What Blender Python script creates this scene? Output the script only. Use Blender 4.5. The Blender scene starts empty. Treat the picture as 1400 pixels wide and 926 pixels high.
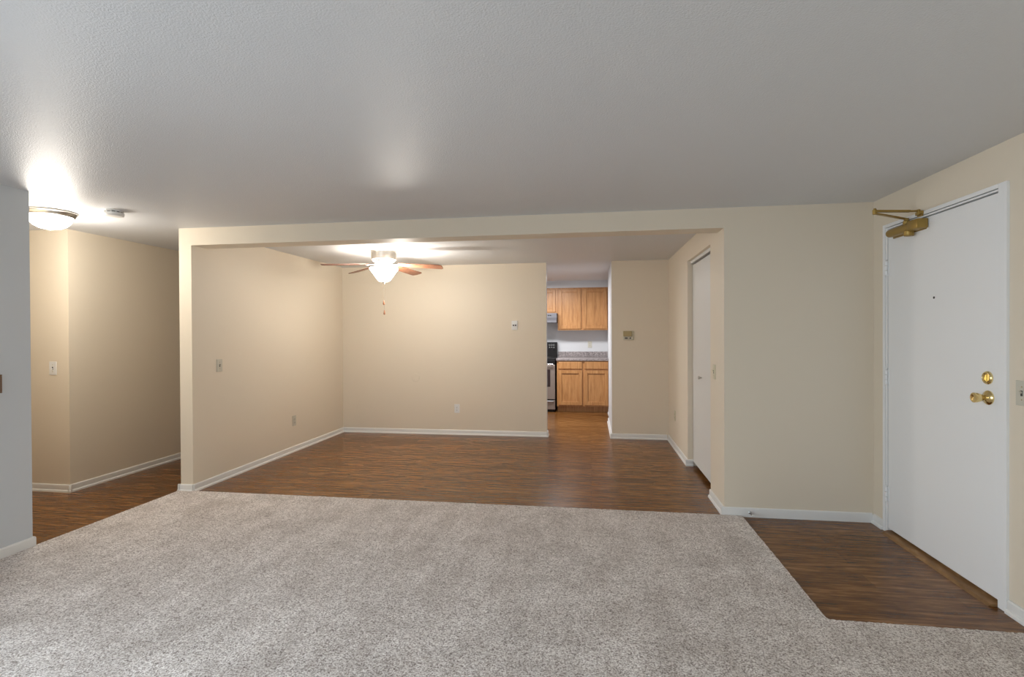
import bpy, bmesh, math
from mathutils import Vector, Matrix

# ------------------------------------------------------------------ camera, light, exposure
S = bpy.context.scene
C = S.collection
PI = math.pi

F_PX, YAW, PITCH, ROLL, CY = 717.05, 0.1488, -0.0066, 0.0048, 460.4
cd = bpy.data.cameras.new('camera')
cd.sensor_fit = 'HORIZONTAL'
cd.sensor_width = 36.0
cd.lens = F_PX / 1400 * 36.0
cd.shift_y = -(463.0 - CY) / 1400
cd.clip_start = 0.05
cam = bpy.data.objects.new('camera', cd)
C.objects.link(cam)
ex = Vector((math.cos(YAW), math.sin(YAW), 0))
ey = Vector((-math.sin(YAW), math.cos(YAW), 0))
ez = Vector((0, 0, 1))
fwd = ey * math.cos(PITCH) + ez * math.sin(PITCH)
up0 = -ey * math.sin(PITCH) + ez * math.cos(PITCH)
rgt = ex * math.cos(ROLL) - up0 * math.sin(ROLL)
upv = ex * math.sin(ROLL) + up0 * math.cos(ROLL)
cam.matrix_world = Matrix(((rgt.x, upv.x, -fwd.x, 0), (rgt.y, upv.y, -fwd.y, 0), (rgt.z, upv.z, -fwd.z, 1.365), (0, 0, 0, 1)))
S.camera = cam

S.view_settings.view_transform = 'Standard'
S.view_settings.look = 'None'
S.view_settings.exposure = 0.49
S.view_settings.gamma = 1.0
S.view_settings.use_curve_mapping = False
try:
    S.cycles.use_denoising = True
    S.cycles.diffuse_bounces = 6
    S.cycles.sample_clamp_indirect = 6.0
except Exception:
    pass

w = bpy.data.worlds.new('daylight_sky')
S.world = w
w.use_nodes = True
w.node_tree.nodes['Background'].inputs[0].default_value = (0.80, 0.90, 1.0, 1)
w.node_tree.nodes['Background'].inputs[1].default_value = 1.0


def lamp(name, kind, loc, power, color, rot=(0, 0, 0), size=None, size_y=None, radius=None, spread=None):
    l = bpy.data.lights.new(name, kind)
    l.energy = power
    l.color = color
    if kind == 'AREA':
        l.shape = 'RECTANGLE'
        l.size = size
        l.size_y = size_y
        if spread:
            l.spread = spread
    elif radius is not None:
        l.shadow_soft_size = radius
    o = bpy.data.objects.new(name, l)
    C.objects.link(o)
    o.location = loc
    o.rotation_euler = rot
    return o


WARM = (1.0, 0.93, 0.83)
# daylight entering by the wide window in the wall behind the camera
lamp('window_daylight', 'AREA', (-1.85, -1.62, 1.2), 13, (0.78, 0.90, 1.0), (PI / 2 - 0.5, 0, 0), 2.5, 2.0, spread=2.4)
# added cool light through an unseen left-wall opening, brightens the door side
lamp('added_side_light', 'AREA', (-3.72, 0.1, 1.25), 54, (0.78, 0.90, 1.0), (PI / 2 - 0.5, 0, -PI / 2), 1.6, 1.3, spread=2.4)
FAN_POWER, FAN_GLOW, FAN_UP = 23, 5.0, 40.0
HALL_POWER, HALL_GLOW = 17, 13.0
KITCHEN_POWER = 50

# ------------------------------------------------------------------ helpers
ORIGIN = {}


class MB:
    """collects shapes (world coordinates unless built with local=True) into ONE mesh"""

    def __init__(self):
        self.bm = bmesh.new()
        self.round = False

    def _mark(self, faces, m):
        for f in faces:
            f.material_index = m

    def box(self, x0, x1, y0, y1, z0, z1, bev=0.0, m=0, seg=2, m_side=None):
        b = bmesh.new()
        vs = [b.verts.new(v) for v in ((x0, y0, z0), (x1, y0, z0), (x1, y1, z0), (x0, y1, z0), (x0, y0, z1), (x1, y0, z1), (x1, y1, z1), (x0, y1, z1))]
        for q in ((3, 2, 1, 0), (4, 5, 6, 7), (0, 1, 5, 4), (1, 2, 6, 5), (2, 3, 7, 6), (3, 0, 4, 7)):
            b.faces.new([vs[i] for i in q])
        if m_side:
            b.faces.ensure_lookup_table()
            for key, mi in m_side.items():
                ax, sg = {'x-': (0, -1), 'x+': (0, 1), 'y-': (1, -1), 'y+': (1, 1)}[key]
                b.normal_update()
                for f in b.faces:
                    if f.normal[ax] * sg > 0.9:
                        f.material_index = mi
        else:
            self._mark(b.faces, m)
        if bev > 0:
            bmesh.ops.bevel(b, geom=list(b.edges), offset=bev, segments=seg, profile=0.5, affect='EDGES')
        self._take(b)
        return self

    def _take(self, b):
        me = bpy.data.meshes.new('tmp')
        b.to_mesh(me)
        b.free()
        self.bm.from_mesh(me)
        bpy.data.meshes.remove(me)

    def lathe(self, prof, c, axis=(0, 0, 1), seg=40, m=0, cap=True):
        """prof: (r, h) pairs along axis from point c"""
        self.round = True
        a = Vector(axis).normalized()
        t = Vector((1, 0, 0)) if abs(a.x) < 0.9 else Vector((0, 1, 0))
        u = a.cross(t).normalized()
        v = a.cross(u)
        c = Vector(c)
        rings = []
        b = self.bm
        for r, h in prof:
            if r < 1e-6:
                rings.append([b.verts.new(c + a * h)])
            else:
                rings.append([b.verts.new(c + a * h + (u * math.cos(2 * PI * k / seg) + v * math.sin(2 * PI * k / seg)) * r) for k in range(seg)])
        fs = []
        for A, B in zip(rings, rings[1:]):
            for k in range(seg):
                k2 = (k + 1) % seg
                if len(A) == 1 and len(B) == 1:
                    continue
                if len(A) == 1:
                    fs.append(b.faces.new((A[0], B[k], B[k2])))
                elif len(B) == 1:
                    fs.append(b.faces.new((A[k], B[0], A[k2])))
                else:
                    fs.append(b.faces.new((A[k], B[k], B[k2], A[k2])))
        if cap:
            for R in (rings[0], rings[-1]):
                if len(R) > 2:
                    fs.append(b.faces.new(R))
        self._mark(fs, m)
        return self

    def prism(self, poly, p0, p1, ua, va, m=0):
        """closed polygon poly of (u,v) swept from p0 to p1; ua, va: axes"""
        b = self.bm
        p0, p1, ua, va = Vector(p0), Vector(p1), Vector(ua), Vector(va)
        A = [b.verts.new(p0 + ua * u + va * v) for u, v in poly]
        B = [b.verts.new(p1 + ua * u + va * v) for u, v in poly]
        n = len(poly)
        fs = [b.faces.new((A[i], A[(i + 1) % n], B[(i + 1) % n], B[i])) for i in range(n)]
        fs += [b.faces.new(A[::-1]), b.faces.new(B)]
        self._mark(fs, m)
        return self

    def tube(self, pts, r, seg=8, m=0):
        b = self.bm
        self.round = True
        pts = [Vector(p) for p in pts]
        rings = []
        for i, p in enumerate(pts):
            d = (pts[min(i + 1, len(pts) - 1)] - pts[max(i - 1, 0)]).normalized()
            t = Vector((0, 0, 1)) if abs(d.z) < 0.9 else Vector((1, 0, 0))
            u = d.cross(t).normalized()
            v = d.cross(u)
            rr = r[i] if isinstance(r, (list, tuple)) else r
            rings.append([b.verts.new(p + (u * math.cos(2 * PI * k / seg) + v * math.sin(2 * PI * k / seg)) * rr) for k in range(seg)])
        fs = []
        for A, B in zip(rings, rings[1:]):
            for k in range(seg):
                fs.append(b.faces.new((A[k], A[(k + 1) % seg], B[(k + 1) % seg], B[k])))
        fs += [b.faces.new(rings[0][::-1]), b.faces.new(rings[-1])]
        self._mark(fs, m)
        return self

    def build(self, name, mats, parent=None, local=False, smooth=True):
        off = Vector((0, 0, 0))
        if parent is not None and not local:
            off = ORIGIN[parent.name]
        bmesh.ops.recalc_face_normals(self.bm, faces=self.bm.faces)
        if off.length:
            bmesh.ops.translate(self.bm, verts=self.bm.verts, vec=-off)
        me = bpy.data.meshes.new(name)
        self.bm.to_mesh(me)
        self.bm.free()
        for mt in (mats if isinstance(mats, (list, tuple)) else [mats]):
            me.materials.append(mt)
        if smooth:
            for p in me.polygons:
                p.use_smooth = True
            me.set_sharp_from_angle(angle=math.radians(32 if self.round else 18))
        o = bpy.data.objects.new(name, me)
        C.objects.link(o)
        if parent is not None:
            o.parent = parent
            ORIGIN[o.name] = ORIGIN[parent.name]
        else:
            ORIGIN[o.name] = Vector((0, 0, 0))
        return o


def tag(o, label=None, cat=None, group=None, kind=None):
    if label:
        o['label'] = label
    if cat:
        o['category'] = cat
    if group:
        o['group'] = group
    if kind:
        o['kind'] = kind
    return o


def empty(name, loc, rz=0.0, **kw):
    o = bpy.data.objects.new(name, None)
    C.objects.link(o)
    o.location = loc
    o.rotation_euler = (0, 0, rz)
    o.empty_display_size = 0.1
    ORIGIN[o.name] = Vector(loc)
    return tag(o, **kw)


# ------------------------------------------------------------------ materials
def new_mat(name):
    m = bpy.data.materials.new(name)
    m.use_nodes = True
    nt = m.node_tree
    return m, nt, nt.nodes['Principled BSDF']


def plain(name, col, rough=0.5, metal=0.0, spec=0.5, bump=None, var=None, emit=None):
    """bump=(scale, strength, distance); var=(scale, amount)"""
    m, nt, p = new_mat(name)
    p.inputs['Base Color'].default_value = (*col, 1)
    p.inputs['Roughness'].default_value = rough
    p.inputs['Metallic'].default_value = metal
    p.inputs['Specular IOR Level'].default_value = spec
    tc = nt.nodes.new('ShaderNodeTexCoord')
    if var:
        n = nt.nodes.new('ShaderNodeTexNoise')
        n.inputs['Scale'].default_value = var[0]
        n.inputs['Detail'].default_value = 3
        r = nt.nodes.new('ShaderNodeMapRange')
        r.inputs['To Min'].default_value = 1 - var[1]
        r.inputs['To Max'].default_value = 1 + var[1]
        mx = nt.nodes.new('ShaderNodeMix')
        mx.data_type = 'RGBA'
        mx.blend_type = 'MULTIPLY'
        mx.inputs['Factor'].default_value = 1
        mx.inputs['A'].default_value = (*col, 1)
        nt.links.new(tc.outputs['Object'], n.inputs['Vector'])
        nt.links.new(n.outputs['Fac'], r.inputs['Value'])
        nt.links.new(r.outputs['Result'], mx.inputs['B'])
        nt.links.new(mx.outputs['Result'], p.inputs['Base Color'])
    if bump:
        n = nt.nodes.new('ShaderNodeTexNoise')
        n.inputs['Scale'].default_value = bump[0]
        n.inputs['Detail'].default_value = 2
        b = nt.nodes.new('ShaderNodeBump')
        b.inputs['Strength'].default_value = bump[1]
        b.inputs['Distance'].default_value = bump[2]
        nt.links.new(tc.outputs['Object'], n.inputs['Vector'])
        nt.links.new(n.outputs['Fac'], b.inputs['Height'])
        nt.links.new(b.outputs['Normal'], p.inputs['Normal'])
    if emit:
        p.inputs['Emission Color'].default_value = (*emit[0], 1)
        p.inputs['Emission Strength'].default_value = emit[1]
    return m


def ramp(nt, stops):
    r = nt.nodes.new('ShaderNodeValToRGB')
    e = r.color_ramp.elements
    e[0].position, e[0].color = stops[0][0], (*stops[0][1], 1)
    e[1].position, e[1].color = stops[-1][0], (*stops[-1][1], 1)
    for pos, c in stops[1:-1]:
        k = e.new(pos)
        k.color = (*c, 1)
    return r


def noise(nt, vec, scale, detail=4, rough=0.55):
    n = nt.nodes.new('ShaderNodeTexNoise')
    n.inputs['Scale'].default_value = scale
    n.inputs['Detail'].default_value = detail
    n.inputs['Roughness'].default_value = rough
    nt.links.new(vec, n.inputs['Vector'])
    return n


def mapping(nt, scale, loc=(0, 0, 0), rot=(0, 0, 0)):
    tc = nt.nodes.new('ShaderNodeTexCoord')
    mp = nt.nodes.new('ShaderNodeMapping')
    mp.inputs['Scale'].default_value = scale
    mp.inputs['Location'].default_value = loc
    mp.inputs['Rotation'].default_value = rot
    nt.links.new(tc.outputs['Object'], mp.inputs['Vector'])
    return mp.outputs['Vector']


def mixrgb(nt, blend, fac, a, b):
    mx = nt.nodes.new('ShaderNodeMix')
    mx.data_type = 'RGBA'
    mx.blend_type = blend
    for key, v in (('Factor', fac), ('A', a), ('B', b)):
        i = mx.inputs[key]
        if hasattr(v, 'links'):
            nt.links.new(v, i)
        else:
            i.default_value = v if key == 'Factor' else (*v, 1)
    return mx.outputs['Result']


def plank_floor():
    m, nt, p = new_mat('brown_vinyl_planks')
    br = nt.nodes.new('ShaderNodeTexBrick')
    br.offset = 0.37
    br.inputs['Color1'].default_value = (0.35, 0.35, 0.35, 1)
    br.inputs['Color2'].default_value = (0.68, 0.68, 0.68, 1)
    br.inputs['Mortar'].default_value = (0.2, 0.2, 0.2, 1)
    br.inputs['Scale'].default_value = 1.0
    br.inputs['Mortar Size'].default_value = 0.0012
    br.inputs['Brick Width'].default_value = 0.92
    br.inputs['Row Height'].default_value = 0.152
    nt.links.new(mapping(nt, (1, 1, 1)), br.inputs['Vector'])
    n1 = noise(nt, mapping(nt, (2.6, 24, 1)), 1.5, 6, 0.66)
    n2 = noise(nt, mapping(nt, (5, 90, 1)), 1.3, 3, 0.6)
    base = mixrgb(nt, 'MIX', 0.22, n1.outputs['Fac'], br.outputs['Color'])
    base = mixrgb(nt, 'MIX', 0.22, base, n2.outputs['Fac'])
    r = ramp(nt, [(0.36, (0.050, 0.016, 0.003)), (0.46, (0.115, 0.043, 0.009)), (0.53, (0.190, 0.080, 0.021)), (0.63, (0.33, 0.165, 0.060))])
    nt.links.new(base, r.inputs['Fac'])
    nt.links.new(r.outputs['Color'], p.inputs['Base Color'])
    p.inputs['Roughness'].default_value = 0.27
    p.inputs['Specular IOR Level'].default_value = 0.32
    b = nt.nodes.new('ShaderNodeBump')
    b.inputs['Strength'].default_value = 0.12
    b.inputs['Distance'].default_value = 0.002
    nt.links.new(n2.outputs['Fac'], b.inputs['Height'])
    nt.links.new(b.outputs['Normal'], p.inputs['Normal'])
    return m


def carpet_mat():
    m, nt, p = new_mat('beige_cut_pile')
    v = mapping(nt, (1, 1, 1))
    fine = noise(nt, v, 135, 2, 0.85)
    big = noise(nt, mapping(nt, (1.0, 1.35, 1), (0, 0, 0), (0, 0, 0.5)), 3.1, 7, 0.68)
    streak = noise(nt, mapping(nt, (4.2, 0.85, 1), (0.3, 0, 0), (0, 0, 0.12)), 1.7, 6, 0.72)
    mid = noise(nt, v, 38, 3, 0.6)
    r = ramp(nt, [(0.34, (0.13, 0.095, 0.075)), (0.45, (0.50, 0.44, 0.405)), (0.54, (0.78, 0.72, 0.68)), (0.64, (0.97, 0.94, 0.91))])
    f = mixrgb(nt, 'MIX', 0.12, fine.outputs['Fac'], mid.outputs['Fac'])
    nt.links.new(f, r.inputs['Fac'])
    rb = ramp(nt, [(0.40, (0.79, 0.77, 0.75)), (0.58, (1.06, 1.06, 1.06))])
    nt.links.new(mixrgb(nt, 'MIX', 0.5, big.outputs['Fac'], streak.outputs['Fac']), rb.inputs['Fac'])
    col = mixrgb(nt, 'MULTIPLY', 1.0, r.outputs['Color'], rb.outputs['Color'])
    nt.links.new(col, p.inputs['Base Color'])
    p.inputs['Roughness'].default_value = 0.95
    p.inputs['Specular IOR Level'].default_value = 0.1
    p.inputs['Sheen Weight'].default_value = 0.15
    b = nt.nodes.new('ShaderNodeBump')
    b.inputs['Strength'].default_value = 0.9
    b.inputs['Distance'].default_value = 0.006
    nt.links.new(fine.outputs['Fac'], b.inputs['Height'])
    nt.links.new(b.outputs['Normal'], p.inputs['Normal'])
    return m


def wood(name, c0, c1, c2, sc=(26, 26, 2.2), rough=0.38):
    m, nt, p = new_mat(name)
    n1 = noise(nt, mapping(nt, sc), 1.6, 5, 0.6)
    n2 = noise(nt, mapping(nt, (sc[0] * 5, sc[1] * 5, sc[2] * 3)), 1.2, 2, 0.5)
    f = mixrgb(nt, 'MIX', 0.3, n1.outputs['Fac'], n2.outputs['Fac'])
    r = ramp(nt, [(0.32, c0), (0.5, c1), (0.68, c2)])
    nt.links.new(f, r.inputs['Fac'])
    nt.links.new(r.outputs['Color'], p.inputs['Base Color'])
    p.inputs['Roughness'].default_value = rough
    return m


def granite():
    m, nt, p = new_mat('speckled_laminate')
    v = mapping(nt, (1, 1, 1))
    n1 = noise(nt, v, 75, 5, 0.75)
    r = ramp(nt, [(0.34, (0.045, 0.038, 0.038)), (0.45, (0.19, 0.165, 0.165)), (0.55, (0.36, 0.31, 0.30)), (0.68, (0.62, 0.56, 0.54))])
    nt.links.new(n1.outputs['Fac'], r.inputs['Fac'])
    nt.links.new(r.outputs['Color'], p.inputs['Base Color'])
    p.inputs['Roughness'].default_value = 0.3
    return m


def ceiling_mat():
    m = plain('white_ceiling_paint', (0.68, 0.695, 0.715), 0.45, 0, 0.35, (150, 0.5, 0.004))
    return m


M = dict(
    ceiling=ceiling_mat(),
    beige=plain('beige_wall_paint', (0.755, 0.673, 0.548), 0.55, 0, 0.35, (220, 0.10, 0.002)),
    grey=plain('pale_grey_wall_paint', (0.61, 0.645, 0.675), 0.5, 0, 0.35, (220, 0.10, 0.002)),
    kwhite=plain('white_kitchen_paint', (0.64, 0.645, 0.655), 0.5, 0, 0.4, (220, 0.08, 0.002)),
    trim=plain('white_trim_paint', (0.78, 0.775, 0.755), 0.35, 0, 0.5),
    door=plain('white_door_paint', (0.86, 0.865, 0.865), 0.42, 0, 0.4, (300, 0.06, 0.001)),
    closet=plain('off_white_door_paint', (0.72, 0.71, 0.68), 0.45, 0, 0.4),
    dark=plain('dark_gap', (0.02, 0.018, 0.016), 0.8),
    floor=plank_floor(),
    carpet=carpet_mat(),
    oak=wood('honey_oak', (0.33, 0.142, 0.045), (0.47, 0.222, 0.076), (0.57, 0.30, 0.12)),
    blade=wood('walnut_blade', (0.155, 0.058, 0.028), (0.25, 0.10, 0.052), (0.33, 0.15, 0.08), (8, 8, 8), 0.4),
    sill=wood('worn_brown_threshold', (0.14, 0.068, 0.022), (0.27, 0.14, 0.05), (0.44, 0.27, 0.13), (6, 3, 6), 0.45),
    granite=granite(),
    brass=plain('polished_brass', (0.80, 0.63, 0.30), 0.16, 1.0),
    bronze=plain('brass_painted_metal', (0.36, 0.235, 0.06), 0.38, 0.55, 0.5),
    nickel=plain('brushed_nickel', (0.60, 0.57, 0.52), 0.33, 1.0),
    steel=plain('stainless_steel', (0.34, 0.285, 0.25), 0.5, 0.8, 0.5, (300, 0.03, 0.001)),
    chain=plain('dull_chain_metal', (0.16, 0.14, 0.11), 0.6, 0.4),
    hood=plain('grey_hood_enamel', (0.15, 0.147, 0.16), 0.5, 0.3),
    chrome=plain('bright_chrome', (0.55, 0.55, 0.55), 0.2, 1.0),
    black=plain('black_enamel', (0.010, 0.009, 0.009), 0.35, 0, 0.25),
    glassblack=plain('dark_oven_glass', (0.02, 0.008, 0.007), 0.08),
    mark=plain('pale_panel_marking', (0.55, 0.55, 0.53), 0.5),
    ivory=plain('ivory_plastic', (0.62, 0.58, 0.42), 0.4),
    almond=plain('almond_plastic', (0.58, 0.55, 0.46), 0.4),
    white=plain('white_plastic', (0.78, 0.78, 0.77), 0.4),
    slot=plain('dark_slot', (0.05, 0.045, 0.04), 0.6),
    tan=plain('tan_metal_cover', (0.44, 0.34, 0.17), 0.4, 0.3),
    brown=plain('brown_plastic', (0.16, 0.09, 0.05), 0.5),
    hall_glass=plain('lit_frosted_glass', (0.9, 0.88, 0.84), 0.4, 0, 0.5, None, None, ((1.0, 0.94, 0.84), HALL_GLOW)),
    fan_glass=plain('lit_white_glass', (0.9, 0.9, 0.88), 0.35, 0, 0.5, None, None, ((1.0, 0.94, 0.84), FAN_GLOW)),
    diffuser=plain('lit_ceiling_diffuser', (0.9, 0.9, 0.9), 0.5, 0, 0.5, None, None, ((1.0, 0.98, 0.94), 3.0)),
    rubber=plain('white_rubber', (0.75, 0.75, 0.73), 0.7),
)

# ------------------------------------------------------------------ room dimensions (metres)
ZC = 2.287
XL, XR = -3.549, 1.995           # living room side walls
YR = -1.45                       # wall behind the camera
YL = 2.866                       # far end of the left living-room wall
Y0 = 4.08                        # front face of the beam and the right wall section
XA, XP = -3.532, -3.414          # dining partition, two faces
XC = 0.979                       # closet wall face
YB = 6.872                       # dining back wall
XK1, XK2 = -0.573, 0.268         # kitchen opening
XH, YH = -4.48, 3.932            # hall corner
ZB = 2.138                       # underside of the beam
BEAM = 0.2
YKB = 9.67                       # kitchen back wall
XE, YE = 1.097, 2.649            # corner of the entry floor


def struct(o, label=None):
    return tag(o, label=label, kind='structure')


# floor and ceiling
struct(MB().box(-6.4, 2.4, YR - 0.12, YKB + 0.12, -0.12, 0.0).build('floor', M['floor'], smooth=False), 'brown wood-look plank floor of dining area, hall, kitchen and entry')
struct(MB().box(-6.4, 2.4, YR - 0.12, YKB + 0.12, ZC, ZC + 0.12).build('ceiling', M['ceiling'], smooth=False), 'white painted ceiling with fine texture over the whole apartment')

# left wall of the living room (ends at the hall opening)
b = MB()
b.box(XL - 0.12, XL, YR, -0.7, 0, ZC).box(XL - 0.12, XL, 0.9, YL, 0, ZC).box(XL - 0.12, XL, -0.7, 0.9, 0, 0.6).box(XL - 0.12, XL, -0.7, 0.9, 1.9, ZC)  # unseen opening, added to let the side light in
struct(b.build('wall_left', M['grey'], smooth=False), 'pale grey wall at the left edge, ending at the hall opening')
# wall behind the camera, with its wide window opening
b = MB()
b.box(XL - 0.12, -3.1, YR - 0.12, YR, 0, ZC).box(-0.6, XR + 0.12, YR - 0.12, YR, 0, ZC)
b.box(-3.1, -0.6, YR - 0.12, YR, 0, 0.2).box(-3.1, -0.6, YR - 0.12, YR, 2.2, ZC)
struct(b.build('wall_rear', M['beige'], smooth=False))
# right wall with the entry door opening
DY0, DY1, DZ = 2.870, 3.918, 2.074
b = MB()
b.box(XR, XR + 0.14, YR, DY0, 0, ZC).box(XR, XR + 0.14, DY1, Y0, 0, ZC).box(XR, XR + 0.14, DY0, DY1, DZ, ZC)
struct(b.build('wall_right', M['beige'], smooth=False), 'beige wall around the white entry door')
# front wall: right section and beam over the dining opening, one plane
b = MB()
b.box(XC, XR + 0.14, Y0, Y0 + BEAM, 0, ZC).box(XP, XC, Y0, Y0 + BEAM, ZB, ZC)
struct(b.build('wall_front', M['beige'], smooth=False), 'beige wall section beside the entry door with the beam over the dining opening')
# dining partition (its end is the narrow post)
struct(MB().box(XA, XP, Y0, YB + 0.12, 0, ZC).build('wall_dining', M['beige'], smooth=False), 'beige dining wall on the left whose narrow end faces the living room')
# dining back wall and kitchen opening reveals
b = MB()
b.box(XP, XK1, YB, YB + 0.1, 0, ZC, m_side={'x+': 1, 'y+': 1})
struct(b.build('wall_back', [M['beige'], M['kwhite']], smooth=False), 'pale dining back wall behind the ceiling fan')
b = MB()
b.box(XK2, XC + 0.1, YB, YB + 0.1, 0, ZC, m_side={'x-': 1, 'y+': 1})
b.box(XK2, XK2 + 0.1, YB + 0.1, 8.12, 0, ZC, m=1)
struct(b.build('wall_kitchen_side', [M['beige'], M['kwhite']], smooth=False), 'narrow beige wall section right of the kitchen opening')
# closet wall with its opening
CY0, CY1, CZ = 4.53, 5.56, 2.09
b = MB()
b.box(XC, XC + 0.1, Y0 + BEAM, CY0, 0, ZC).box(XC, XC + 0.1, CY1, YB, 0, ZC).box(XC, XC + 0.1, CY0, CY1, CZ, ZC)
struct(b.build('wall_closet', M['beige'], smooth=False), 'beige dining side wall with the closet doorway')
# inside of the closet
b = MB()
b.box(XC + 0.1, XC + 0.8, CY1 + 0.15, CY1 + 0.2, 0, ZC).box(XC + 0.8, XC + 0.85, Y0 + BEAM, CY1 + 0.2, 0, ZC)
struct(b.build('wall_closet_inside', M['beige'], smooth=False))
# hall
struct(MB().box(-6.2, XH, YH, YB + 0.6, 0, ZC).build('wall_hall', M['beige'], smooth=False), 'beige hall walls meeting at an outside corner')
struct(MB().box(XH, XA, YB + 0.5, YB + 0.6, 0, ZC).build('wall_hall_end', M['beige'], smooth=False))
struct(MB().box(-6.2, XL - 0.12, YL - 0.12, YL, 0, ZC).build('wall_hall_south', M['beige'], smooth=False))
struct(MB().box(-6.3, -6.2, YL - 0.12, YH + 0.1, 0, ZC).build('wall_hall_west', M['beige'], smooth=False))
# kitchen
struct(MB().box(-2.8, 1.6, YKB, YKB + 0.1, 0, ZC).build('wall_kitchen', M['kwhite'], smooth=False), 'white kitchen back wall above the counter')
struct(MB().box(-2.9, -2.8, YB + 0.1, YKB, 0, ZC).build('wall_kitchen_left', M['kwhite'], smooth=False))
struct(MB().box(0.304, 0.40, 8.74, YKB, 0, ZC).build('wall_kitchen_right', M['kwhite'], smooth=False), 'white kitchen side wall at the end of the cabinets')
struct(MB().box(1.5, 1.6, YB + 0.1, YKB, 0, ZC).build('wall_pantry', M['kwhite'], smooth=False))
struct(MB().box(-2.8, 0.304, 9.36, YKB, 2.166, ZC).build('trim_soffit', M['kwhite'], smooth=False), 'white soffit above the kitchen wall cabinets')


# ------------------------------------------------------------------ carpet
def carpet():
    import random
    rnd = random.Random(4)
    x0, x1, y0, y1 = XL, XR, YR, Y0
    # outline with a slightly uneven cut edge along the plank floor
    def edge(a, bb, n, jit):
        a, bb = Vector(a), Vector(bb)
        d = (bb - a)
        nrm = Vector((-d.y, d.x)).normalized()
        return [a + d * (i / n) + nrm * (rnd.uniform(-jit, jit) if 0 < i < n else 0) for i in range(n)]
    pts = []
    pts += edge((x0, y0), (x1, y0), 4, 0)
    pts += edge((x1, y0), (x1, YE), 4, 0)
    pts += edge((x1, YE), (XE, YE), 70, 0.003)
    pts += edge((XE, YE), (XE, y1 - 0.014), 60, 0.0015)
    pts += edge((XE, y1 - 0.014), (XC, y1 - 0.014), 4, 0)
    pts += edge((XC, y1 - 0.014), (XP, y1 - 0.004), 300, 0.003)
    pts += edge((XP, y1 - 0.004), (XA - 0.01, y1 - 0.02), 6, 0.001)
    pts += edge((XA - 0.01, y1 - 0.02), (XL, YL), 110, 0.003)
    pts += edge((XL, YL), (x0, y0), 4, 0)
    b = bmesh.new()
    top = [b.verts.new((p.x, p.y, 0.012)) for p in pts]
    bot = [b.verts.new((p.x, p.y, 0.0)) for p in pts]
    n = len(pts)
    f = b.faces.new(top)
    for i in range(n):
        b.faces.new((top[i], bot[i], bot[(i + 1) % n], top[(i + 1) % n]))
    b.faces.new(bot[::-1])
    bmesh.ops.bevel(b, geom=list(f.edges), offset=0.004, segments=2, profile=0.5, affect='EDGES')
    bmesh.ops.recalc_face_normals(b, faces=b.faces)
    me = bpy.data.meshes.new('carpet')
    b.to_mesh(me)
    b.free()
    me.materials.append(M['carpet'])
    o = bpy.data.objects.new('carpet', me)
    C.objects.link(o)
    return tag(o, 'beige-grey cut pile carpet covering the living room floor', 'carpet', kind='stuff')


carpet()


# ------------------------------------------------------------------ baseboards
def base_profile(shoe=True, h=0.066, t=0.012):
    p = [(0, 0), (0, h), (t * 0.55, h), (t * 0.9, h - 0.006), (t, h - 0.012)]
    if shoe:
        p += [(t, 0.021), (t + 0.006, 0.018), (t + 0.010, 0.011), (t + 0.011, 0.0)]
    else:
        p += [(t, 0.0)]
    return p


def baseboard(name, runs, shoe=True, label=None, h=0.066):
    """runs: (p0, p1, outward normal)"""
    b = MB()
    for p0, p1, n in runs:
        b.prism(base_profile(shoe, h), (*p0, 0), (*p1, 0), (*n, 0), (0, 0, 1))
    o = b.build(name, M['trim'])
    return struct(o, label)


e = 0.023
baseboard('baseboard_left', [((XL, YR), (XL, YL), (1, 0)), ((XL - 0.12, YL), (XL + 0.012, YL), (0, 1))], False, 'white baseboard of the grey left wall', 0.072)
baseboard('baseboard_dining', [((XP, Y0 - 0.001), (XP, YB - e), (1, 0)), ((XA - e, Y0), (XP + 0.002, Y0), (0, -1)), ((XA, Y0 - e), (XA, YB + 0.45), (-1, 0))], True, 'white baseboard along the left dining wall and its end')
baseboard('baseboard_back', [((XP, YB), (XK1 + e, YB), (0, -1)), ((XK1, YB - e), (XK1, YB + 0.12), (1, 0))], True, 'white baseboard under the dining back wall')
baseboard('baseboard_kitchen_side', [((XK2 - e, YB), (XC - e, YB), (0, -1)), ((XK2, YB - e), (XK2, 8.12), (-1, 0))], True, 'white baseboard right of the kitchen opening')
baseboard('baseboard_kitchen_right', [((0.304, 8.74), (0.304, 9.06), (-1, 0))], True)
baseboard('baseboard_closet', [((XC, CY1), (XC, YB), (-1, 0)), ((XC, Y0), (XC, CY0), (-1, 0)), ((XC - e, CY1), (XC + 0.05, CY1), (0, -1))], True, 'white baseboard either side of the closet doorway')
baseboard('baseboard_front', [((XC - e, Y0), (XR - 0.012, Y0), (0, -1))], False, 'white baseboard of the front wall section by the entry floor', 0.068)
baseboard('baseboard_right', [((XR, DY1 + 0.02), (XR, Y0 - 0.012), (-1, 0)), ((XR, YR), (XR, DY0 - 0.02), (-1, 0))], True, 'white baseboard either side of the entry door')
baseboard('baseboard_hall', [((-6.2, YH), (XH + e, YH), (0, -1)), ((XH, YH - e), (XH, YB + 0.5), (1, 0))], True, 'white baseboard around the hall corner')

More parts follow.
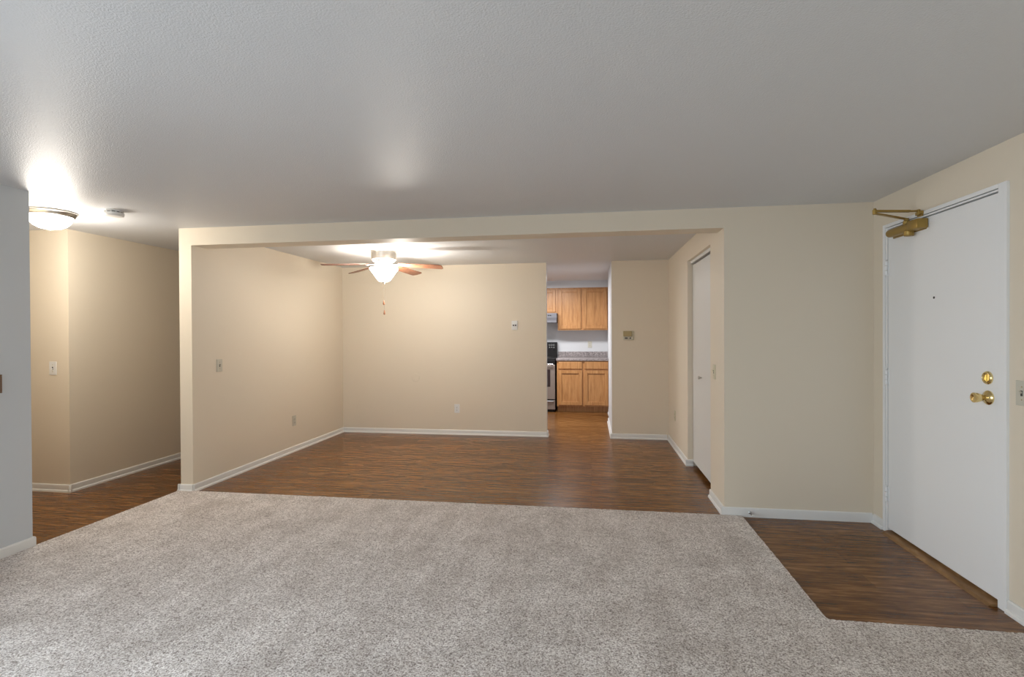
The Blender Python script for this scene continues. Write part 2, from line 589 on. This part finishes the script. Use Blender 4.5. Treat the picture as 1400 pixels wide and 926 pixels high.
# ------------------------------------------------------------------ entry door
d = empty('door_1', (XR, 3.39, 0), label='white flush entry door with brass knob, deadbolt and closer', kind='structure')
XF = XR - 0.014                   # face of the steel frame
b = MB()
b.box(XF, XR + 0.14, 2.853, 2.906, 0, 2.088, 0.002)
b.box(XF, XR + 0.14, 3.908, 3.936, 0, 2.088, 0.002)
b.box(XF, XR + 0.14, 2.906, 3.908, 2.066, 2.088, 0.002)
b.box(XR + 0.045, XR + 0.075, 2.906, 3.908, 0.02, 2.066)
fr = b.build('door_frame', M['door'], d)
b = MB().box(XF + 0.002, XR + 0.045, 3.880, 3.901, 0.0, 2.061).box(XF + 0.002, XR + 0.045, 2.906, 3.880, 2.0515, 2.061)
b.build('weatherstrip', M['door'], d)
slab = MB().box(XF + 0.003, XF + 0.047, 2.909, 3.872, 0.036, 2.043, 0.0015).build('door_slab', M['door'], d)
b = MB()
b.prism([(-0.055, 0), (-0.040, 0.012), (-0.012, 0.020), (0.08, 0.020), (0.08, 0)], (XR, 2.908, 0), (XR, 3.876, 0), (1, 0, 0), (0, 0, 1))
b.build('threshold', M['sill'], d)
for z in (0.265, 1.055, 1.79):
    b = MB()
    yk = 3.8760
    for i in range(3):
        b.lathe([(0.007, -0.0150), (0.0095, -0.0130), (0.0095, 0.0130), (0.007, 0.0150)], (XF - 0.008, yk, z - 0.033 + i * 0.033), seg=14)
    b.lathe([(0.0, -0.008), (0.007, -0.004), (0.008, 0.0)], (XF - 0.008, yk, z + 0.053), axis=(0, 0, -1), seg=12)
    b.box(XF - 0.002, XF + 0.001, yk, yk + 0.02, z - 0.05, z + 0.05)
    b.box(XF + 0.001, XF + 0.004, yk - 0.014, yk, z - 0.05, z + 0.05)
    b.build('hinge', M['door'], d)
xs = XF + 0.003
# deadbolt
b = MB().lathe([(0.0, 0.0), (0.033, 0.0), (0.0335, 0.006), (0.029, 0.012), (0.024, 0.013), (0.021, 0.010), (0.0, 0.010)], (xs, 2.972, 1.128), axis=(-1, 0, 0), seg=36)
db = b.build('deadbolt', M['brass'], d)
MB().box(xs - 0.026, xs - 0.009, 2.9675, 2.9765, 1.110, 1.146, 0.003).build('thumb_turn', M['brass'], db)
# knob
b = MB().lathe([(0.0, 0.0), (0.036, 0.0), (0.0365, 0.005), (0.031, 0.012), (0.018, 0.017), (0.014, 0.020)], (xs, 2.968, 1.028), axis=(-1, 0, 0), seg=40)
rose = b.build('knob_rose', M['brass'], d)
b = MB().lathe([(0.013, 0.014), (0.0135, 0.028), (0.017, 0.034), (0.0215, 0.044), (0.0245, 0.056), (0.0255, 0.066), (0.0245, 0.070), (0.020, 0.0705), (0.012, 0.067), (0.0, 0.066)], (xs, 2.968, 1.028), axis=(-1, 0, 0), seg=40)
b.build('door_knob', M['brass'], rose)
MB().lathe([(0.0, 0.0), (0.007, 0.0), (0.007, 0.002), (0.004, 0.003), (0.0, 0.0015)], (xs, 3.395, 1.561), axis=(-1, 0, 0), seg=18).build('peephole', M['slot'], d)
# closer: body, arm and forearm folded out into the room
b = MB()
b.box(xs - 0.010, xs, 3.46, 3.80, 1.975, 2.038, 0.003)
b.lathe([(0.0, 0.0), (0.017, 0.002), (0.024, 0.010), (0.026, 0.03), (0.029, 0.20), (0.030, 0.24), (0.030, 0.33), (0.0, 0.33)], (xs - 0.034, 3.80, 2.007), axis=(0, -1, 0), seg=28)
b.box(xs - 0.066, xs - 0.004, 3.44, 3.545, 1.979, 2.037, 0.006)
cl = b.build('door_closer', M['bronze'], d)
tag(cl, 'brass-coloured door closer')
MB().lathe([(0.022, 0.0), (0.027, 0.004), (0.028, 0.026), (0.024, 0.034), (0.0, 0.037)], (xs - 0.036, 3.575, 1.988), axis=(0, 0, -1), seg=28).build('pinion_cap', M['bronze'], cl)
pin = Vector((xs - 0.036, 3.600, 2.030))
MB().lathe([(0.019, 0.0), (0.019, 0.020), (0.014, 0.026), (0.014, 0.038), (0.0, 0.040)], pin, seg=20).build('pinion', M['bronze'], cl)
elb = Vector((1.700, 3.462, 2.085))
ex_ = Vector((xs - 0.012, 3.513, 2.094))


def bar(p0, p1, wd, th):
    p0, p1 = Vector(p0), Vector(p1)
    dd = (p1 - p0).normalized()
    sd = dd.cross(Vector((0, 0, 1))).normalized()
    vv = sd.cross(dd)
    return MB().prism([(-wd, -th), (wd, -th), (wd, th), (-wd, th)], p0, p1, sd, vv)


b = bar(pin + Vector((0, 0, 0.034)), elb + Vector((0, 0, -0.008)), 0.011, 0.0035)
b.build('main_arm', M['bronze'], cl)
b = bar(elb + Vector((0, 0, 0.006)), elb.lerp(ex_, 0.78), 0.010, 0.006)
b.lathe([(0.0, -0.016), (0.012, -0.014), (0.013, 0.012), (0.008, 0.016), (0.007, 0.022), (0.0, 0.023)], elb, seg=18)
b.tube([elb.lerp(ex_, 0.75), elb.lerp(ex_, 0.97)], 0.006, 10)
b.build('forearm', M['bronze'], cl)
b = MB().box(xs - 0.012, xs - 0.0035, 3.488, 3.538, 2.060, 2.078, 0.002)
b.lathe([(0.010, -0.022), (0.010, 0.012), (0.0, 0.013)], ex_ + Vector((-0.004, 0, -0.004)), seg=16)
b.box(xs - 0.02, xs - 0.004, 3.484, 3.542, 2.070, 2.090, 0.002)
b.build('arm_shoe', M['bronze'], cl)

# ------------------------------------------------------------------ closet door
d = empty('door_2', (XC, 5.05, 0), label='off-white flush closet door set back in the dining side wall', kind='structure')
MB().box(XC + 0.05, XC + 0.084, CY0 + 0.004, CY1 - 0.006, 0.05, 2.046, 0.002).build('door_slab', M['closet'], d)
MB().box(XC + 0.03, XC + 0.09, CY0 + 0.002, CY1 - 0.002, 2.060, 2.089, 0.0015).build('door_track', M['trim'], d)
b = MB().lathe([(0.006, 0.0), (0.006, 0.012), (0.013, 0.018), (0.016, 0.026), (0.012, 0.032), (0.0, 0.034)], (XC + 0.05, 5.13, 0.938), axis=(-1, 0, 0), seg=24)
b.build('door_knob', M['nickel'], d)


# ------------------------------------------------------------------ wall plates (local: plate in XZ facing -Y)
def plate_mesh(wd=0.072, h=0.117, t=0.006):
    return MB().box(-wd / 2, wd / 2, -t, 0, -h / 2, h / 2, 0.0022)


def screw(x, z, y, mt, parent):
    MB().lathe([(0.0035, 0.0), (0.003, 0.0012), (0.0, 0.0014)], (x, y, z), axis=(0, -1, 0), seg=10).build('screw', mt, parent, local=True)


def light_switch(loc, rz, label, mt='ivory', up=True, group='light switches'):
    r = empty('light_switch', loc, rz, label=label, cat='light switch')
    p = plate_mesh().build('switch_plate', M[mt], r, local=True)
    s = 1 if up else -1
    MB().box(-0.0055, 0.0055, -0.0075, -0.004, -0.013, 0.013).build('toggle_slot', M['slot'], r, local=True)
    MB().prism([(-0.0045, 0), (0.0045, 0), (0.0035, 0.016), (-0.0035, 0.016)], (-0.0045, -0.006, 0.003 * s), (0.0045, -0.006, 0.003 * s), (0, 0, 1), (0, -0.85, 0.5 * s)).build('toggle', M[mt], r, local=True)
    for z in (0.030, -0.030):
        screw(0, z, -0.006, M['tan'], r)
    return r


def outlet(loc, rz, label, mt='almond', group=None):
    r = empty('power_outlet', loc, rz, label=label, cat='outlet')
    plate_mesh().build('outlet_plate', M[mt], r, local=True)
    for z in (0.0195, -0.0195):
        s = MB()
        s.lathe([(0.0165, 0.0), (0.0165, 0.0022), (0.0155, 0.003), (0.0, 0.003)], (0, -0.0055, z), axis=(0, -1, 0), seg=24)
        rc = s.build('receptacle', M[mt], r, local=True)
        h = MB()
        h.box(-0.0078, -0.0052, -0.0092, -0.008, z - 0.004, z + 0.005)
        h.box(0.0052, 0.0078, -0.0092, -0.008, z - 0.004, z + 0.005)
        h.lathe([(0.0026, 0), (0.0026, 0.0008), (0, 0.0008)], (0, -0.0084, z - 0.009), axis=(0, -1, 0), seg=10)
        h.build('slot', M['slot'], rc, local=True)
    screw(0, 0, -0.006, M['tan'], r)
    return r


RXP, RXM = PI / 2, -PI / 2       # on a wall facing +X / -X
light_switch((-4.639, YH, 1.078), 0, 'white light switch on the hall wall below the ceiling lamp', 'white', False)
light_switch((XP, 4.414, 1.078), RXP, 'almond light switch on the left dining wall near its end', 'almond')
light_switch((XC, 4.385, 1.048), RXM, 'ivory light switch between closet doorway and living room corner', 'ivory')
light_switch((XR, 2.772, 1.072), RXM, 'ivory light switch right of the entry door, cut by the photo edge', 'almond')
outlet((XP, 5.648, 0.36), RXP, 'almond power outlet low on the left dining wall', 'almond')
outlet((-1.783, YB, 0.353), 0, 'white power outlet low on the dining back wall', 'white')
outlet((XC, 6.375, 0.385), RXM, 'beige power outlet low beyond the closet doorway', 'ivory')
outlet((-0.015, YKB, 1.152), 0, 'almond power outlet above the kitchen counter', 'almond')

# control plate with two buttons on the back wall
r = empty('fan_control', (-0.994, YB, 1.468), 0, label='white two-button control plate high on the dining back wall', cat='wall control')
plate_mesh(0.078, 0.12, 0.012).build('control_plate', M['white'], r, local=True)
for x in (-0.014, 0.014):
    MB().box(x - 0.009, x + 0.009, -0.017, -0.011, -0.009, 0.009, 0.002).build('button', M['slot'], r, local=True)
# round blank cover
r = empty('blank_cover', (-2.36, YB, 0.766), 0, label='round blank cover painted like the dining back wall', cat='cover plate')
MB().lathe([(0.056, 0.0), (0.056, 0.004), (0.052, 0.007), (0.0, 0.008)], (0, 0, 0), axis=(0, -1, 0), seg=40).build('cover_disc', M['beige'], r, local=True)
screw(0, 0, -0.008, M['beige'], r)
# thermostat
r = empty('thermostat', (0.478, YB, 1.328), 0, label='tan wall thermostat right of the kitchen opening', cat='thermostat')
MB().box(-0.068, 0.068, -0.008, 0, -0.058, 0.058, 0.002).build('back_plate', M['ivory'], r, local=True)
MB().box(-0.064, 0.040, -0.030, -0.008, -0.012, 0.056, 0.004).build('cover', M['tan'], r, local=True)
b = MB().box(-0.064, 0.062, -0.022, -0.008, -0.054, -0.014, 0.003)
b.build('scale_panel', M['almond'], r, local=True)
for x0_, x1_ in ((-0.046, -0.010), (0.014, 0.036)):
    MB().box(x0_, x1_, -0.026, -0.021, -0.041, -0.027, 0.002).build('lever', M['slot'], r, local=True)
# framed plate on the grey left wall
r = empty('wall_control', (XL, 2.642, 1.072), RXP, label='wall control with brown rim on the grey wall at the left photo edge', cat='wall control')
b = MB()
b.box(-0.049, 0.049, -0.012, 0, 0.046, 0.056, 0.002).box(-0.049, 0.049, -0.012, 0, -0.056, -0.046, 0.002)
b.box(-0.049, -0.038, -0.012, 0, -0.046, 0.046, 0.002).box(0.038, 0.049, -0.012, 0, -0.046, 0.046, 0.002)
b.build('rim', M['brown'], r, local=True)
MB().box(-0.040, 0.040, -0.009, 0, -0.048, 0.048, 0.001).build('face_plate', M['almond'], r, local=True)
# spring door stop on the baseboard
r = empty('door_stop', (1.156, Y0 - 0.012, 0.036), 0, label='small spring door stop on the front baseboard beside the carpet corner', cat='door stop')
b = MB()
b.lathe([(0.011, 0.0), (0.011, 0.003), (0.006, 0.007), (0.0, 0.008)], (0, 0, 0), axis=(0, -1, 0), seg=16)
b.tube([(0.006 * math.cos(k * 0.8), -0.006 - k * 0.0009, 0.006 * math.sin(k * 0.8)) for k in range(64)], 0.0014, 6)
b.build('spring', M['chrome'], r, local=True)
MB().lathe([(0.0065, 0.0), (0.0075, 0.003), (0.0075, 0.012), (0.005, 0.015), (0.0, 0.0155)], (0, -0.061, 0), axis=(0, -1, 0), seg=16).build('rubber_tip', M['rubber'], r, local=True)

# ------------------------------------------------------------------ smoke detector
r = empty('smoke_detector', (-3.49, 3.41, ZC), 0, label='round white smoke detector on the hall ceiling', cat='smoke detector')
MB().lathe([(0.062, 0.0), (0.062, 0.009), (0.055, 0.011)], (0, 0, 0), axis=(0, 0, -1), seg=40).build('mounting_base', M['white'], r, local=True)
MB().lathe([(0.053, 0.010), (0.053, 0.017)], (0, 0, 0), axis=(0, 0, -1), seg=40).build('vent_ring', M['slot'], r, local=True)
b = MB().lathe([(0.058, 0.016), (0.066, 0.019), (0.066, 0.034), (0.058, 0.043), (0.03, 0.046), (0.0, 0.047)], (0, 0, 0), axis=(0, 0, -1), seg=40)
for k in range(12):
    a = 2 * PI * k / 12
    b.box(-0.004, 0.004, -0.004, 0.004, -0.019, -0.009)
    b.bm.verts.ensure_lookup_table()
    for v in b.bm.verts[-8:]:
        v.co = Matrix.Rotation(a, 3, 'Z') @ (v.co + Vector((0.056, 0, 0)))
b.build('cover', M['white'], r, local=True)

# ------------------------------------------------------------------ hall ceiling lamp
HL = Vector((-3.98, 3.36, ZC))
r = empty('ceiling_lamp', HL, 0, label='lit dome ceiling lamp with metal rim in the hall', cat='ceiling lamp')
MB().lathe([(0.09, 0.0), (0.158, 0.0), (0.162, 0.006), (0.162, 0.012), (0.156, 0.016), (0.153, 0.024), (0.146, 0.036), (0.139, 0.040), (0.134, 0.036)], (0, 0, 0), axis=(0, 0, -1), seg=64, cap=False).build('rim', M['nickel'], r, local=True)
MB().lathe([(0.135, 0.034), (0.134, 0.050), (0.124, 0.076), (0.102, 0.101), (0.070, 0.120), (0.034, 0.129), (0.0, 0.131)], (0, 0, 0), axis=(0, 0, -1), seg=56).build('glass_dome', M['hall_glass'], r, local=True)
MB().lathe([(0.010, 0.129), (0.011, 0.134), (0.006, 0.138), (0.0, 0.139)], (0, 0, 0), axis=(0, 0, -1), seg=20).build('finial', M['nickel'], r, local=True)
lamp('hall_bulb', 'POINT', HL + Vector((0, 0, -0.26)), HALL_POWER, WARM, radius=0.12)

# ------------------------------------------------------------------ ceiling fan
FC = Vector((-2.262, 5.54, ZC))
r = empty('ceiling_fan', FC, 0, label='nickel ceiling fan with walnut blades and lit bowl over the dining area', cat='ceiling fan')
dn = (0, 0, -1)
MB().lathe([(0.0, 0.0), (0.146, 0.0), (0.150, 0.004), (0.150, 0.010), (0.145, 0.014), (0.134, 0.095), (0.130, 0.104), (0.118, 0.108), (0.0, 0.108)], (0, 0, 0), axis=dn, seg=64).build('motor_housing', M['nickel'], r, local=True)
MB().lathe([(0.112, 0.109), (0.118, 0.114), (0.110, 0.124), (0.080, 0.130), (0.0, 0.130)], (0, 0, 0), axis=dn, seg=48).build('motor_plate', M['white'], r, local=True)
MB().lathe([(0.085, 0.130), (0.088, 0.150), (0.080, 0.172), (0.060, 0.180), (0.0, 0.180)], (0, 0, 0), axis=dn, seg=40).build('switch_housing', M['nickel'], r, local=True)
MB().lathe([(0.055, 0.180), (0.120, 0.184), (0.148, 0.190), (0.156, 0.196), (0.156, 0.206), (0.150, 0.216), (0.130, 0.242), (0.106, 0.275), (0.082, 0.310), (0.064, 0.334), (0.048, 0.344), (0.0, 0.347)], (0, 0, 0), axis=dn, seg=56).build('light_bowl', M['fan_glass'], r, local=True)
MB().lathe([(0.022, 0.346), (0.022, 0.352), (0.012, 0.358), (0.012, 0.366), (0.006, 0.372), (0.0, 0.374)], (0, 0, 0), axis=dn, seg=24).build('finial', M['nickel'], r, local=True)
for k in range(5):
    a = math.radians(2 + 72 * k)
    droop, pitch = math.radians(4.2), math.radians(-12)
    T = Matrix.Rotation(a, 4, 'Z') @ Matrix.Translation((0, 0, -0.148)) @ Matrix.Rotation(droop, 4, 'Y') @ Matrix.Rotation(pitch, 4, 'X')
    n = 14
    out = []
    L0, L1, w0, w1 = 0.185, 0.665, 0.050, 0.066
    for i in range(n + 1):
        t = i / n
        out.append((L0 + (L1 - 0.03 - L0) * t, -(w0 + (w1 - w0) * t)))
    out += [(L1 - 0.008, -w1 + 0.012), (L1, -w1 + 0.035), (L1, w1 - 0.035), (L1 - 0.008, w1 - 0.012)]
    for i in range(n + 1):
        t = 1 - i / n
        out.append((L0 + (L1 - 0.03 - L0) * t, (w0 + (w1 - w0) * t)))
    out += [(L0 - 0.012, w0 - 0.018), (L0 - 0.012, -w0 + 0.018)]
    b = MB().prism(out, (0, 0, -0.0035), (0, 0, 0.0035), (1, 0, 0), (0, 1, 0))
    bl = b.build('blade', M['blade'], r, local=True)
    bl.matrix_local = T
    g = MB()
    g.prism([(0.085, -0.017), (0.15, -0.013), (0.19, -0.030), (0.245, -0.034), (0.255, -0.02), (0.255, 0.02), (0.245, 0.034), (0.19, 0.030), (0.15, 0.013), (0.085, 0.017)], (0, 0, -0.0075), (0, 0, -0.0036), (1, 0, 0), (0, 1, 0))
    for yy in (-0.02, 0.02):
        g.lathe([(0.005, 0.0), (0.004, 0.003), (0.0, 0.0035)], (0.23, yy, -0.0075), axis=(0, 0, -1), seg=10)
    g.build('blade_iron', M['nickel'], bl, local=True)
for x, y, z1 in ((-0.003, 0.0, 0.552), (0.003, 0.0, 0.660)):
    ch = MB().tube([(x, y, -0.366), (x, y, -z1)], 0.0007, 6).build('pull_chain', M['chain'], r, local=True)
    MB().lathe([(0.003, 0.0), (0.0065, 0.012), (0.011, 0.038), (0.010, 0.046), (0.006, 0.051), (0.0, 0.052)], (x, y, -z1), axis=dn, seg=18).build('chain_pendant', M['blade'], ch, local=True)
lamp('fan_bulb', 'POINT', FC + Vector((0.19, 0.02, -0.36)), FAN_POWER, WARM, radius=0.06)
lamp('fan_bowl_uplight', 'AREA', FC + Vector((0, 0, -0.179)), FAN_UP, WARM, (PI, 0, 0), 0.29, 0.29)

# ------------------------------------------------------------------ kitchen
XB0, XB1, YF = -0.578, 0.302, 9.065


def panel_door(name, x0, x1, z0, z1, yf, parent, fw=0.055, hinge_side=None):
    """frame and recessed flat panel; yf is the cabinet face it lies on"""
    b = MB()
    t = 0.019
    b.box(x0, x0 + fw, yf - t, yf, z0, z1, 0.0025).box(x1 - fw, x1, yf - t, yf, z0, z1, 0.0025)
    b.box(x0 + fw, x1 - fw, yf - t, yf, z0, z0 + fw, 0.0025).box(x0 + fw, x1 - fw, yf - t, yf, z1 - fw, z1, 0.0025)
    q = 0.013
    b.box(x0 + fw - 0.001, x1 - fw + 0.001, yf - t + q, yf, z0 + fw - 0.001, z1 - fw + 0.001)
    # bead round the panel
    bd = 0.006
    for (a0, a1, c0, c1) in ((x0 + fw, x1 - fw, z0 + fw, z0 + fw + bd), (x0 + fw, x1 - fw, z1 - fw - bd, z1 - fw), (x0 + fw, x0 + fw + bd, z0 + fw, z1 - fw), (x1 - fw - bd, x1 - fw, z0 + fw, z1 - fw)):
        b.box(a0, a1, yf - t + 0.005, yf - t + q + 0.002, c0, c1, 0.002)
    return b.build(name, M['oak'], parent)


# base cabinet
r = empty('base_cabinet', ((XB0 + XB1) / 2, YF + 0.3, 0), label='honey oak base cabinet with two doors and two drawers under the counter', cat='cabinet')
b = MB().box(XB0, XB1, YF + 0.02, YKB - 0.002, 0.10, 0.885)
b.box(XB0, XB0 + 0.035, YF, YF + 0.02, 0.10, 0.885).box(XB1 - 0.035, XB1, YF, YF + 0.02, 0.10, 0.885)
b.box(-0.158, -0.098, YF, YF + 0.02, 0.10, 0.885)
for xa, xb in ((XB0 + 0.035, -0.158), (-0.098, XB1 - 0.035)):
    b.box(xa, xb, YF, YF + 0.02, 0.10, 0.135).box(xa, xb, YF, YF + 0.02, 0.855, 0.885).box(xa, xb, YF, YF + 0.02, 0.72, 0.75)
b.build('cabinet_body', M['oak'], r)
MB().box(XB0 + 0.005, XB1 - 0.005, YF + 0.075, YF + 0.095, 0, 0.10).build('toe_kick', M['oak'], r)
for xa, xb in ((-0.552, -0.148), (-0.108, 0.290)):
    panel_door('door', xa, xb, 0.125, 0.722, YF, r)
    b = MB().box(xa, xb, YF - 0.019, YF, 0.745, 0.868, 0.006)
    b.build('drawer', M['oak'], r)
# countertop with backsplash
b = MB().box(XB0 - 0.012, 0.3035, YF - 0.03, YKB - 0.001, 0.8855, 0.924, 0.006)
o = b.box(XB0 - 0.012, 0.3035, YKB - 0.022, YKB - 0.001, 0.924, 1.022, 0.003).build('countertop', M['granite'])
tag(o, 'speckled grey-brown laminate countertop with backsplash on the base cabinet', 'countertop')
# wall cabinets
YU = 9.36
r = empty('wall_cabinet', ((XB0 + XB1) / 2, YU + 0.15, 1.413), label='tall two-door honey oak wall cabinet above the counter', cat='cabinet')
b = MB().box(XB0, XB1, YU + 0.02, YKB - 0.002, 1.413, 2.1655)
b.box(XB0, XB0 + 0.03, YU, YU + 0.02, 1.413, 2.1655).box(XB1 - 0.03, XB1, YU, YU + 0.02, 1.413, 2.1655).box(-0.178, -0.118, YU, YU + 0.02, 1.413, 2.1655)
for xa, xb in ((XB0 + 0.03, -0.178), (-0.118, XB1 - 0.03)):
    b.box(xa, xb, YU, YU + 0.02, 1.413, 1.443).box(xa, xb, YU, YU + 0.02, 2.13, 2.1655)
b.build('cabinet_body', M['oak'], r)
for xa, xb in ((-0.562, -0.168), (-0.128, 0.284)):
    panel_door('door', xa, xb, 1.436, 2.140, YU, r)
r = empty('wall_cabinet', (-0.96, YU + 0.15, 1.716), label='short honey oak wall cabinet above the range hood', cat='cabinet')
b = MB().box(-1.342, XB0 - 0.002, YU + 0.02, YKB - 0.002, 1.716, 2.1655)
b.box(-0.632, XB0 - 0.002, YU, YU + 0.02, 1.716, 2.1655).box(-1.342, -1.30, YU, YU + 0.02, 1.716, 2.1655).box(-0.99, -0.93, YU, YU + 0.02, 1.716, 2.1655)
for xa, xb in ((-1.30, -0.99), (-0.93, -0.632)):
    b.box(xa, xb, YU, YU + 0.02, 1.716, 1.746).box(xa, xb, YU, YU + 0.02, 2.13, 2.1655)
b.build('cabinet_body', M['oak'], r)
for xa, xb in ((-1.318, -0.975), (-0.945, -0.616)):
    panel_door('door', xa, xb, 1.738, 2.140, YU, r)
# range hood
r = empty('range_hood', (-0.963, YU, 1.55), label='stainless range hood under the short wall cabinet', cat='range hood')
b = MB()
yh = 9.185
b.prism([(yh, 1.548), (yh, 1.585), (yh + 0.06, 1.634), (yh + 0.06, 1.7145), (YKB - 0.003, 1.7145), (YKB - 0.003, 1.548)], (-1.342, 0, 0), (-0.588, 0, 0), (0, 1, 0), (0, 0, 1))
b.build('hood_body', M['hood'], r)
for x in (-0.735, -0.70):
    MB().box(x - 0.012, x + 0.012, yh + 0.053, yh + 0.061, 1.668, 1.682, 0.002).build('switch_button', M['black'], r)
# stove
r = empty('stove', (-0.98, 9.3, 0), label='black and stainless electric stove beside the base cabinet', cat='stove')
XS0, XS1, YS = -1.364, -0.604, 9.03
MB().box(XS0, XS1, YS + 0.03, YKB - 0.03, 0.03, 0.905, 0.004).build('stove_body', M['black'], r)
MB().box(XS0 - 0.0005, XS1 + 0.0005, YS + 0.01, YKB - 0.03, 0.9055, 0.926, 0.004).build('cooktop', M['black'], r)
for (x, y, rr) in ((-0.79, 9.22, 0.075), (-0.79, 9.46, 0.10), (-1.17, 9.22, 0.10), (-1.17, 9.46, 0.075)):
    MB().lathe([(rr, 0.0), (rr, 0.004), (rr - 0.01, 0.006), (rr - 0.02, 0.004), (rr - 0.03, 0.007), (rr - 0.045, 0.004), (0.0, 0.004)], (x, y, 0.9262), seg=30).build('burner', M['slot'], r)
bg = MB().prism([(9.57, 0.926), (9.585, 1.196), (9.64, 1.196), (9.64, 0.926)], (XS0, 0, 0), (XS1, 0, 0), (0, 1, 0), (0, 0, 1)).build('control_backguard', M['black'], r)
b = MB()
for i, x in enumerate((-0.742, -0.702, -0.664)):
    b.lathe([(0.013, 0), (0.013, 0.0015), (0.010, 0.0015), (0.010, 0)], (x, 9.580, 1.145), axis=(0, -1, 0), seg=18, cap=False)
    b.box(x - 0.010, x + 0.010, 9.576, 9.5795, 1.095, 1.099).box(x - 0.003, x + 0.003, 9.5765, 9.580, 1.105, 1.115)
b.build('dial_markings', M['mark'], bg)
for x in (-0.742, -0.664):
    MB().lathe([(0.0165, 0.0), (0.015, 0.014), (0.0, 0.016)], (x, 9.576, 1.075), axis=(0, -1, 0), seg=20).build('control_knob', M['black'], bg)
MB().box(XS0 + 0.002, XS1 - 0.002, YS - 0.002, YS + 0.03, 0.838, 0.902, 0.004).build('manifold_panel', M['black'], r)
od = MB().box(XS0 + 0.004, XS1 - 0.004, YS - 0.004, YS + 0.03, 0.222, 0.815, 0.006).build('oven_door', M['steel'], r)
MB().box(-1.278, -0.69, YS - 0.008, YS - 0.002, 0.44, 0.735, 0.002).build('oven_window', M['glassblack'], od)
b = MB().tube([(-1.32, YS - 0.045, 0.828), (-0.64, YS - 0.045, 0.828)], 0.013, 14)
for x in (-1.28, -0.66):
    b.tube([(x, YS - 0.045, 0.828), (x, YS + 0.0, 0.806)], 0.009, 10)
b.build('oven_handle', M['chrome'], od)
dr = MB().box(XS0 + 0.004, XS1 - 0.004, YS - 0.004, YS + 0.03, 0.045, 0.205, 0.006).build('storage_drawer', M['steel'], r)
MB().prism([(YS - 0.004, 0.205), (YS - 0.03, 0.200), (YS - 0.034, 0.188), (YS - 0.024, 0.178), (YS - 0.004, 0.182)], (XS0 + 0.05, 0, 0), (XS1 - 0.03, 0, 0), (0, 1, 0), (0, 0, 1)).build('drawer_pull', M['chrome'], dr)
MB().box(XS0 + 0.02, XS1 - 0.02, YS + 0.02, YS + 0.4, 0.0, 0.044).build('stove_base', M['black'], r)
# ceiling light of the kitchen
lamp('kitchen_ceiling_light', 'AREA', (-1.0, 8.2, ZC - 0.06), KITCHEN_POWER, (0.97, 0.98, 1.0), (0, 0, 0), 1.2, 0.3)
